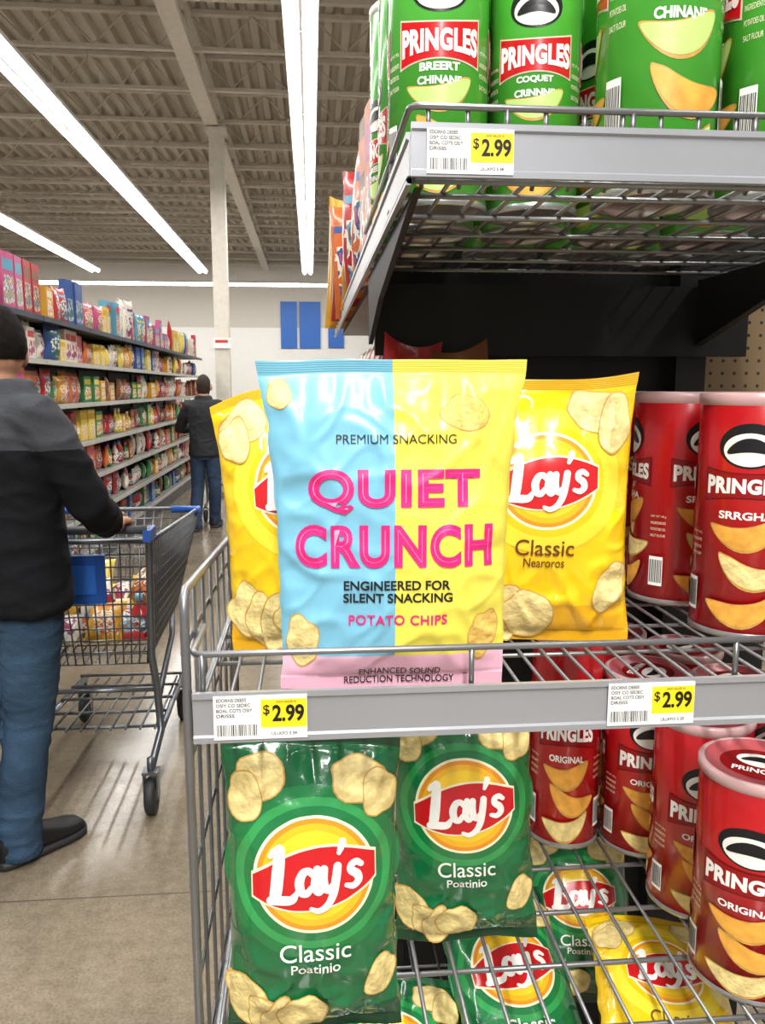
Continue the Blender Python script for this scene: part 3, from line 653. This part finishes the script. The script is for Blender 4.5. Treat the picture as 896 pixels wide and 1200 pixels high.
# ---------------------------------------------------------------- cart
chrome=M('cart_chrome','#6f7378',.32,.7); cblue=M('cart_blue','#1f4f9e',.4); rub=M('caster_rubber','#2a2a2c',.6); hgrey=M('cart_handle_grey','#44484e',.5)
cart=empty('shopping_cart',(-.83,3.2,0),'grey wire shopping cart with blue panel holding groceries','shopping cart','shopping carts')
def bk(u,s_,v):
    yb=2.90+.66*u; yt=2.80+.90*u; zb=.53+.04*u; zt=1.0-.02*u; wb=.225-.0*u; wt=.272+.045*u
    return (-.83+s_*(wb*(1-v)+wt*v), yb*(1-v)+yt*v, zb*(1-v)+zt*v)
mb=MB()
for s_ in (-1,1):
    for i in range(29): mb.tube([bk(i/28,s_,0),bk(i/28,s_,1)],.0031,chrome,5)
    for v in (0,.1,.2,.3,.4,.5,.6,.7,.8,.9): mb.tube([bk(0,s_,v),bk(1,s_,v)],.0033,chrome,5)
for u in (0,1):
    for i in range(17): mb.tube([bk(u,-1+2*i/16,0),bk(u,-1+2*i/16,1)],.0031,chrome,5)
    for v in (0,.1,.2,.3,.4,.5,.6,.7,.8,.9): mb.tube([bk(u,-1,v),bk(u,1,v)],.0033,chrome,5)
for i in range(13): mb.tube([bk(0,-1+2*i/12,0),bk(1,-1+2*i/12,0)],.0027,chrome,5)
for i in range(8): mb.tube([bk(i/7,-1,0),bk(i/7,1,0)],.003,chrome,5)
mb.tube([bk(0,-1,1),bk(1,-1,1),bk(1,1,1),bk(0,1,1)],.010,chrome,8,closed=True)
mb.obj('basket',parent=cart)
for s_ in (-1,1):
    mb=MB(); mb.tube([bk(.90,s_,.99),bk(1,s_,.99),bk(1,s_*.62,.99)],.0165,cblue,8); mb.obj('corner_guard',parent=cart)
mb=MB(); mb.tube([(-1.11,2.74,1.05),(-.555,2.74,1.05)],.015,hgrey,12); mb.box((-1.11,2.775,1.03),(.026,.10,.04),cblue); mb.box((-.553,2.775,1.03),(.026,.10,.04),cblue); mb.obj('handle',parent=cart)
mb=MB()
for sx in (-1,1):
    x=-.83+sx*.27; xb=-.83+sx*.24
    mb.tube([(x,2.76,1.05),(x,2.80,1.0),(xb,2.90,.56),(xb,2.98,.40),(xb,3.02,.22),(xb,2.82,.17)],.0145,chrome,8)
    mb.tube([(xb,3.02,.22),(-.83+sx*.22,3.66,.20)],.0135,chrome,8)
    mb.tube([(-.83+sx*.2,3.6,.60),(-.83+sx*.21,3.5,.45),(xb,3.0,.36)],.012,chrome,8)
mb.tube([(-1.07,2.98,.40),(-.59,2.98,.40)],.010,chrome,8)
for i in range(9): mb.tube([(-1.05+.055*i,3.0,.235),(-1.03+.05*i,3.64,.21)],.005,chrome,5)
for y in (3.05,3.2,3.35,3.5,3.64): mb.tube([(-1.06,y,.225),(-.60,y,.225)],.0065,chrome,6)
mb.obj('frame',parent=cart)
mb=MB(); mb.box((-.86,2.79,.87),(.30,.012,.17),cblue); mb.box((-.86,2.782,.87),(.24,.004,.10),M('cart_blue2','#2a64bd',.4)); mb.obj('seat_flap',parent=cart)
for (x,y) in ((-1.07,2.80),(-.59,2.80),(-1.05,3.66),(-.61,3.66)):
    mb=MB(); mb.lathe([(.03,-.018),(.06,-.018),(.068,-.01),(.068,.01),(.06,.018),(.03,.018)],rub,20,(x,y,.068),'x')
    mb.lathe([(.001,-.012),(.031,-.016),(.031,.016),(.001,.012)],chrome,16,(x,y,.068),'x'); wl=mb.obj('wheel',parent=cart)
    mb=MB()
    for sx in (-.024,.024): mb.box((x+sx,y,.11),(.005,.04,.10),chrome)
    mb.box((x,y,.16),(.055,.055,.01),chrome); mb.tube([(x,y,.16),(x,y,.21)],.013,chrome,8); mb.obj('caster_fork',parent=cart)
copything(cart,(-.98,9.75,0))
gro=[('bag',7,-.95,3.0),('bag',0,-.78,2.98),('bag',10,-.93,3.16),('bag',5,-.74,3.14),('bag',4,-.85,3.32),('bag',5,-.98,3.4),('bottle',1,-.66,3.06),('bag',7,-.86,3.46),('bag',0,-.70,3.36),('jar',4,-.84,3.06),('bag',1,-.70,3.0),
 ('bag',7,-.80,3.06),('bag',0,-.96,3.10),('bag',10,-.70,3.24),('bag',4,-.90,3.26),('bag',7,-.74,3.44),('bag',5,-.92,3.44)]
for i,(k,ci,x,y) in enumerate(gro):
    put(k,ci,(x,y,.585+(.085 if i>10 else 0)),(random.uniform(-1.2,-.6) if k=='bag' else .0,0,random.uniform(-.8,.8)),(.75,1.1,.65),label='%s grocery item lying in shopping cart basket'%({7:'white',1:'red',4:'orange',5:'yellow',0:'golden',10:'brown'}[ci]))
# ---------------------------------------------------------------- people
def bake(ob):
    dg=bpy.context.evaluated_depsgraph_get(); m2=bpy.data.meshes.new_from_object(ob.evaluated_get(dg)); bpy.data.objects.remove(ob); return m2
def skin(name,J,Ed,root,sub=2):
    me=bpy.data.meshes.new('sk'); ks=list(J); me.from_pydata([J[k][0] for k in ks],[(ks.index(a),ks.index(b)) for a,b in Ed],[])
    ob=bpy.data.objects.new('sk',me); COL.objects.link(ob); md=ob.modifiers.new('s','SKIN'); md.use_smooth_shade=True
    for i,k in enumerate(ks):
        r=J[k][1]; d=me.skin_vertices[0].data[i]; d.radius=(r,r); d.use_root=(k==root)
    s2=ob.modifiers.new('u','SUBSURF'); s2.levels=sub; s2.render_levels=sub
    return bake(ob)
def union(mb,vox,sm,extra=None):
    o=mb.obj('tmp')
    if extra:
        bm=bmesh.new(); bm.from_mesh(o.data); bm.from_mesh(extra); bm.to_mesh(o.data); bm.free()
    md=o.modifiers.new('r','REMESH'); md.mode='VOXEL'; md.voxel_size=vox; md.use_smooth_shade=True
    s=o.modifiers.new('s','SMOOTH'); s.factor=.5; s.iterations=sm
    return bake(o)
def person(base,yaw,sc,over,cj,cj2,cjeans,chair,skinc,cshoe,label,long=False,hyaw=None):
    F=Vector((math.sin(yaw),math.cos(yaw),0));R=Vector((math.cos(yaw),-math.sin(yaw),0)); B=Vector(base); Z=Vector((0,0,1))
    hyaw=yaw if hyaw is None else hyaw; HF=Vector((math.sin(hyaw),math.cos(hyaw),0));HR=Vector((math.cos(hyaw),-math.sin(hyaw),0))
    P=lambda r,f,z:B+R*r*sc+F*f*sc+Z*(z*sc)
    J={'pelvis':(P(0,0,.97),.115),'waist':(P(0,.01,1.12),.11),'chest':(P(0,.01,1.29),.12),'uch':(P(0,0,1.42),.09),'neck':(P(0,.02,1.53),.055)}
    hc=P(0,.05,1.655)
    for s,k in ((1,'R'),(-1,'L')):
        J.update({'sh'+k:(P(s*.170,0,1.43),.056),'el'+k:(P(s*.24,-.03,1.15),.042),'wr'+k:(P(s*.22,.12,.93),.028),
        'hip'+k:(P(s*.085,0,.90),.075),'kn'+k:(P(s*.10,.03,.5),.05),'an'+k:(P(s*.10,-.03,.10),.034),'ft'+k:(P(s*.11,.1,.05),.02)})
    Hd={}
    for k,v in over.items():
        if k.startswith('grip'): Hd[k[-1]]=v
        elif k=='hc': hc=Vector(v)
        elif k in J: J[k]=(Vector(v),J[k][1])
    E=[('pelvis','waist'),('waist','chest'),('chest','uch'),('uch','neck')]
    J['hd']=(hc.copy(),.06); E.append(('neck','hd'))
    for k in 'RL':
        J['ft'+k]=(J['an'+k][0].lerp(J['ft'+k][0],.8)-Z*.01,.02)
        E+=[('uch','sh'+k),('sh'+k,'el'+k),('el'+k,'wr'+k),('pelvis','hip'+k),('hip'+k,'kn'+k),('kn'+k,'an'+k),('an'+k,'ft'+k)]
        sx=1 if k=='R' else -1
        if k in Hd:
            g=Vector(Hd[k]); J['wr'+k]=(g+Vector((0,-.085,.02)),.027); J['pm'+k]=(g+Vector((0,-.035,.035)),.026)
            for q in range(4):
                ox=(q-1.5)*.022*sx; ln=(.9,1,.96,.8)[q]
                J['k%d%s'%(q,k)]=(g+Vector((ox,.006,.034)),.0105); J['m%d%s'%(q,k)]=(g+Vector((ox,.033*ln,.012)),.0095); J['t%d%s'%(q,k)]=(g+Vector((ox,.022,-.022*ln)),.008)
                E+=[('pm'+k,'k%d%s'%(q,k)),('k%d%s'%(q,k),'m%d%s'%(q,k)),('m%d%s'%(q,k),'t%d%s'%(q,k))]
            J['th'+k]=(g+Vector((-.036*sx,-.028,.012)),.011); J['tt'+k]=(g+Vector((-.045*sx,-.006,-.016)),.009); E+=[('pm'+k,'th'+k),('th'+k,'tt'+k)]
        E.append(('wr'+k,'pm'+k))
    sk=skin('person',J,E,'pelvis')
    mb=MB()
    mb.ball(hc+Z*.012*sc,.077*sc,.096*sc,.108*sc,skinc,HR,HF); mb.ball(hc+HF*.03*sc-Z*.055*sc,.058*sc,.062*sc,.062*sc,skinc,HR,HF)
    mb.tube([hc+HF*.085*sc+Z*.01*sc,hc+HF*.118*sc-Z*.022*sc],[.010,.016],skinc,10); mb.ball(hc+HF*.085*sc-Z*.065*sc,.024,.012,.009,skinc,HR,HF)
    mb.ball(hc+HF*.080*sc-Z*.105*sc,.022,.016,.016,skinc,HR,HF)
    for s in (-1,1): mb.ball(hc+HR*.086*s*sc-HF*.005-Z*.012*sc,.013,.024,.038,skinc,HR,HF,12)
    me=union(mb,.0065,2,sk); me.name='person'; me.materials.clear(); me.materials.append(skinc)
    for v in me.vertices: v.co-=B
    ob=bpy.data.objects.new('person',me); ob.location=B; COL.objects.link(ob); tag(ob,label,'person')
    def child(nm,mesh,mats,lab=None):
        mesh.materials.clear()
        for m in mats: mesh.materials.append(m)
        for v in mesh.vertices: v.co-=B
        for p in mesh.polygons: p.use_smooth=True; p.material_index=0
        c=bpy.data.objects.new(nm,mesh); c.parent=ob; COL.objects.link(c)
        if lab: c['label']=lab
        return c
    def ring(c,rx,ry,n=28): return [c+R*(rx*sc*math.cos(2*math.pi*i/n))+F*(ry*sc*math.sin(2*math.pi*i/n)) for i in range(n)]
    off=(J['uch'][0]-P(0,0,1.42))
    mb=MB(); secs=[(.855,.172,.140),(.875,.184,.152),(.92,.178,.146),(1.05,.168,.134),(1.18,.170,.132),(1.30,.186,.138),(1.38,.192,.134),(1.43,.182,.124),(1.47,.145,.106),(1.50,.102,.090),(1.545,.080,.080)]
    mb.rings([ring(P(0,.005,z)+off*min(1,max(0,(z-.9)/.5)),a,b) for z,a,b in secs],cj)
    for k in 'RL':
        s,e,w_=J['sh'+k][0],J['el'+k][0],J['wr'+k][0]; c=w_.lerp(e,.22); ins=J['uch'][0].lerp(s,.4)
        mb.tube([ins,s,s.lerp(e,.3),s.lerp(e,.7),e,e.lerp(c,.35),e.lerp(c,.8),c],[x*sc for x in (.078,.074,.069,.062,.058,.055,.047,.045)],cj,20)
    jm=union(mb,.007,10)
    nrm=[v.normal.copy() for v in jm.vertices]
    for v,nn in zip(jm.vertices,nrm):
        c=v.co; r_=noise.noise(Vector((c.x*6,c.y*6,c.z*13+3)))*4.5; r2=noise.noise(Vector((c.x*9+c.z*8,c.y*9,c.z*9)))*5
        n=noise.noise(Vector((c.x*4,c.y*4,c.z*5)))*.006+math.exp(-r_*r_)*.005+math.exp(-r2*r2)*.0035; v.co=c+nn*n
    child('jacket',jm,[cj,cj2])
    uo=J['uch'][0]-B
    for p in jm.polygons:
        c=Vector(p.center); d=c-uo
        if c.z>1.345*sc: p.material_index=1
    mb=MB(); mb.rings([ring(P(0,.0,z),a,b) for z,a,b in ((.97,.125,.10),(.93,.130,.105),(.87,.140,.115),(.82,.128,.112))],cjeans)
    for k in 'RL':
        h,kn,a=J['hip'+k][0],J['kn'+k][0],J['an'+k][0]; cf=kn.lerp(a,.4)
        mb.tube([h+Z*.03*sc,h.lerp(kn,.2),h.lerp(kn,.6),kn,cf,kn.lerp(a,.8),a-Z*.01,a-Z*.045,a-Z*.078],[x*sc for x in (.078,.090,.082,.072,.070,.067,.069,.073,.076)],cjeans,24)
    tm=union(mb,.007,5)
    nrm=[v.normal.copy() for v in tm.vertices]
    for v,nn in zip(tm.vertices,nrm):
        c=v.co; kz=max(0,1-abs(c.z-.12)/.2)+max(0,1-abs(c.z-.5)/.16)*.5+max(0,1-abs(c.z-.80)/.12)*.4
        r_=noise.noise(Vector((c.x*7,c.y*7,c.z*20)))*4.5; r2=noise.noise(Vector((c.x*9+c.z*9,c.y*9-c.z*7,c.z*10)))*5
        v.co=c+nn*(noise.noise(Vector((c.x*5,c.y*5,c.z*5)))*.005+math.exp(-r_*r_)*(.001+.006*kz)+math.exp(-r2*r2)*.0025)*(0.2 if c.z>.88*sc else 1)
    child('trousers',tm,[cjeans])
    for k in 'RL':
        a=J['an'+k][0]; d=F.copy()
        if ('ft'+k) in over: d=Vector(over['ft'+k])-a; d.z=0; d.normalize()
        s=Vector((d.y,-d.x,0)); hs=a-d*.075; hs.z=0
        secs=[(0,.024,.06),(.008,.038,.105),(.04,.048,.125),(.09,.052,.120),(.13,.050,.108),(.17,.052,.090),(.215,.055,.074),(.26,.052,.066),(.29,.040,.056),(.305,.018,.040)]
        mb=MB(); rr=[];rs=[]; sg=lambda u:math.copysign(abs(u)**.7,u)
        for t,wd,h in secs:
            r1=[];r2=[]
            for q in range(18):
                g=2*math.pi*q/18
                c=hs+d*t+s*sg(math.cos(g))*wd; r1.append(Vector((c.x,c.y,.02+(h-.02)*(sg(math.sin(g))*.5+.5))))
                c=hs+d*(t*1.02-.002)+s*sg(math.cos(g))*wd*1.09; r2.append(Vector((c.x,c.y,.001+.032*(sg(math.sin(g))*.5+.5))))
            rr.append(r1); rs.append(r2)
        mb.rings(rr,cshoe); mb.rings(rs,M('shoe_sole','#2b2b2d',.6))
        mb.obj('shoe',parent=ob,world=True)
    bm=bmesh.new(); bmesh.ops.create_uvsphere(bm,u_segments=56,v_segments=48,radius=1)
    for v in list(bm.verts):
        x,y,z=v.co
        lim=-.42 if y<-.15 else (-.15 if y<.25 else .42)
        if not long and abs(x)>.6 and y>-.45: lim=max(lim,.12)
        if long: lim=-.80 if y<.1 else .35
        if z<lim: bm.verts.remove(v)
    for v in bm.verts:
        x,y,z=v.co; n=1+.03*noise.noise(v.co*5)+.03*noise.noise(Vector((x*24,y*24,z*8)))
        taper=1-.10*max(0,-z) 
        zz=z*.122 if z>0 else z*(.17 if long else .105)
        v.co=hc+HR*(x*.0815*n*sc*taper)+HF*((y*.101-.003)*n*sc*taper)+Z*((zz*n+.012)*sc)
    hm=bpy.data.meshes.new('hair'); bm.to_mesh(hm); bm.free(); child('hair',hm,[chair])
    for s in (-1,1):
        mb=MB(); mb.lathe([(.0005,-.010),(.007,-.007),(.010,0),(.007,.007),(.0005,.010)],M('eye','#f1efe8',.2),12); e=mb.obj('eye',parent=ob,world=False); e.location=hc+HR*(s*.030*sc)+HF*(.085*sc)+Z*.012-B
    if not long:
        mb=MB(); gf=M('glasses_frame','#1b1b1d',.35)
        for s in (-1,1):
            c=hc+HR*(s*.034)+HF*.112+Z*.012; mb.tube([c+HR*(.024*math.cos(q*math.pi/6))+Z*(.018*math.sin(q*math.pi/6)) for q in range(12)],.0018,gf,6,closed=True)
            mb.tube([c+HR*(s*.024),hc+HR*(s*.083)+HF*.09+Z*.014,hc+HR*(s*.092)+Z*.014,hc+HR*(s*.088)-HF*.018-Z*.002],.0018,gf,6)
        mb.tube([hc+HR*-.010+HF*.113+Z*.014,hc+HR*.010+HF*.113+Z*.014],.0018,gf,6)
        mb.obj('glasses',parent=ob,world=True)
    return ob
skn=M('skin_tone','#b5856a',.5,var=.05); 
person((-.90,2.49,0),math.radians(40),1.0,{'hc':(-.930,2.54,1.63),'neck':(-.915,2.52,1.50),
  'elR':(-.655,2.45,1.175),'gripR':(-.640,2.735,1.05),'elL':(-1.14,2.58,1.2),'gripL':(-1.0,2.735,1.05),'knR':(-.90,2.53,.5),'anR':(-.965,2.535,.10),'ftR':(-.87,2.64,.05),'knL':(-1.05,2.52,.5),'anL':(-1.13,2.40,.10),'ftL':(-1.04,2.50,.05)},
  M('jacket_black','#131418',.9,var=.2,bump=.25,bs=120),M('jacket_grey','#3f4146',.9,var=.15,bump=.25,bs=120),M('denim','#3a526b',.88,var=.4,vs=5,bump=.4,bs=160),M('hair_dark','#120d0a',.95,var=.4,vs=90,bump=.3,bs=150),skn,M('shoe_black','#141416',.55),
  'person in dark jacket and jeans pushing shopping cart',hyaw=math.radians(-52))
person((-1.14,8.84,0),math.radians(3),.93,{'gripR':(-.93,9.29,1.05),'gripL':(-1.2,9.29,1.05),'elR':(-.90,8.98,1.08),'elL':(-1.42,8.98,1.08),'anR':(-1.07,8.95,.1),'ftR':(-1.06,9.07,.05),'anL':(-1.25,8.72,.1),'ftL':(-1.25,8.84,.05)},
  M('coat_dark','#1b1d22',.8),M('coat_dark','#1b1d22'),M('denim_dark','#263a55',.8,var=.2),M('hair_brown','#2a1d15',.8,var=.4,vs=60),skn,M('shoe_black','#121214'),
  'person with dark hair in dark coat walking away',long=True)
# ---------------------------------------------------------------- camera
cd=bpy.data.cameras.new('camera'); cam=bpy.data.objects.new('camera',cd); COL.objects.link(cam)
cd.sensor_fit='VERTICAL'; cd.sensor_height=36; cd.lens=28.5; cd.clip_start=.02; cd.clip_end=200
ps,th=math.radians(5),math.radians(8.7)
cam.location=(0,0,1.52); cam.rotation_euler=(math.pi/2-th,0,-ps)
scene.camera=cam
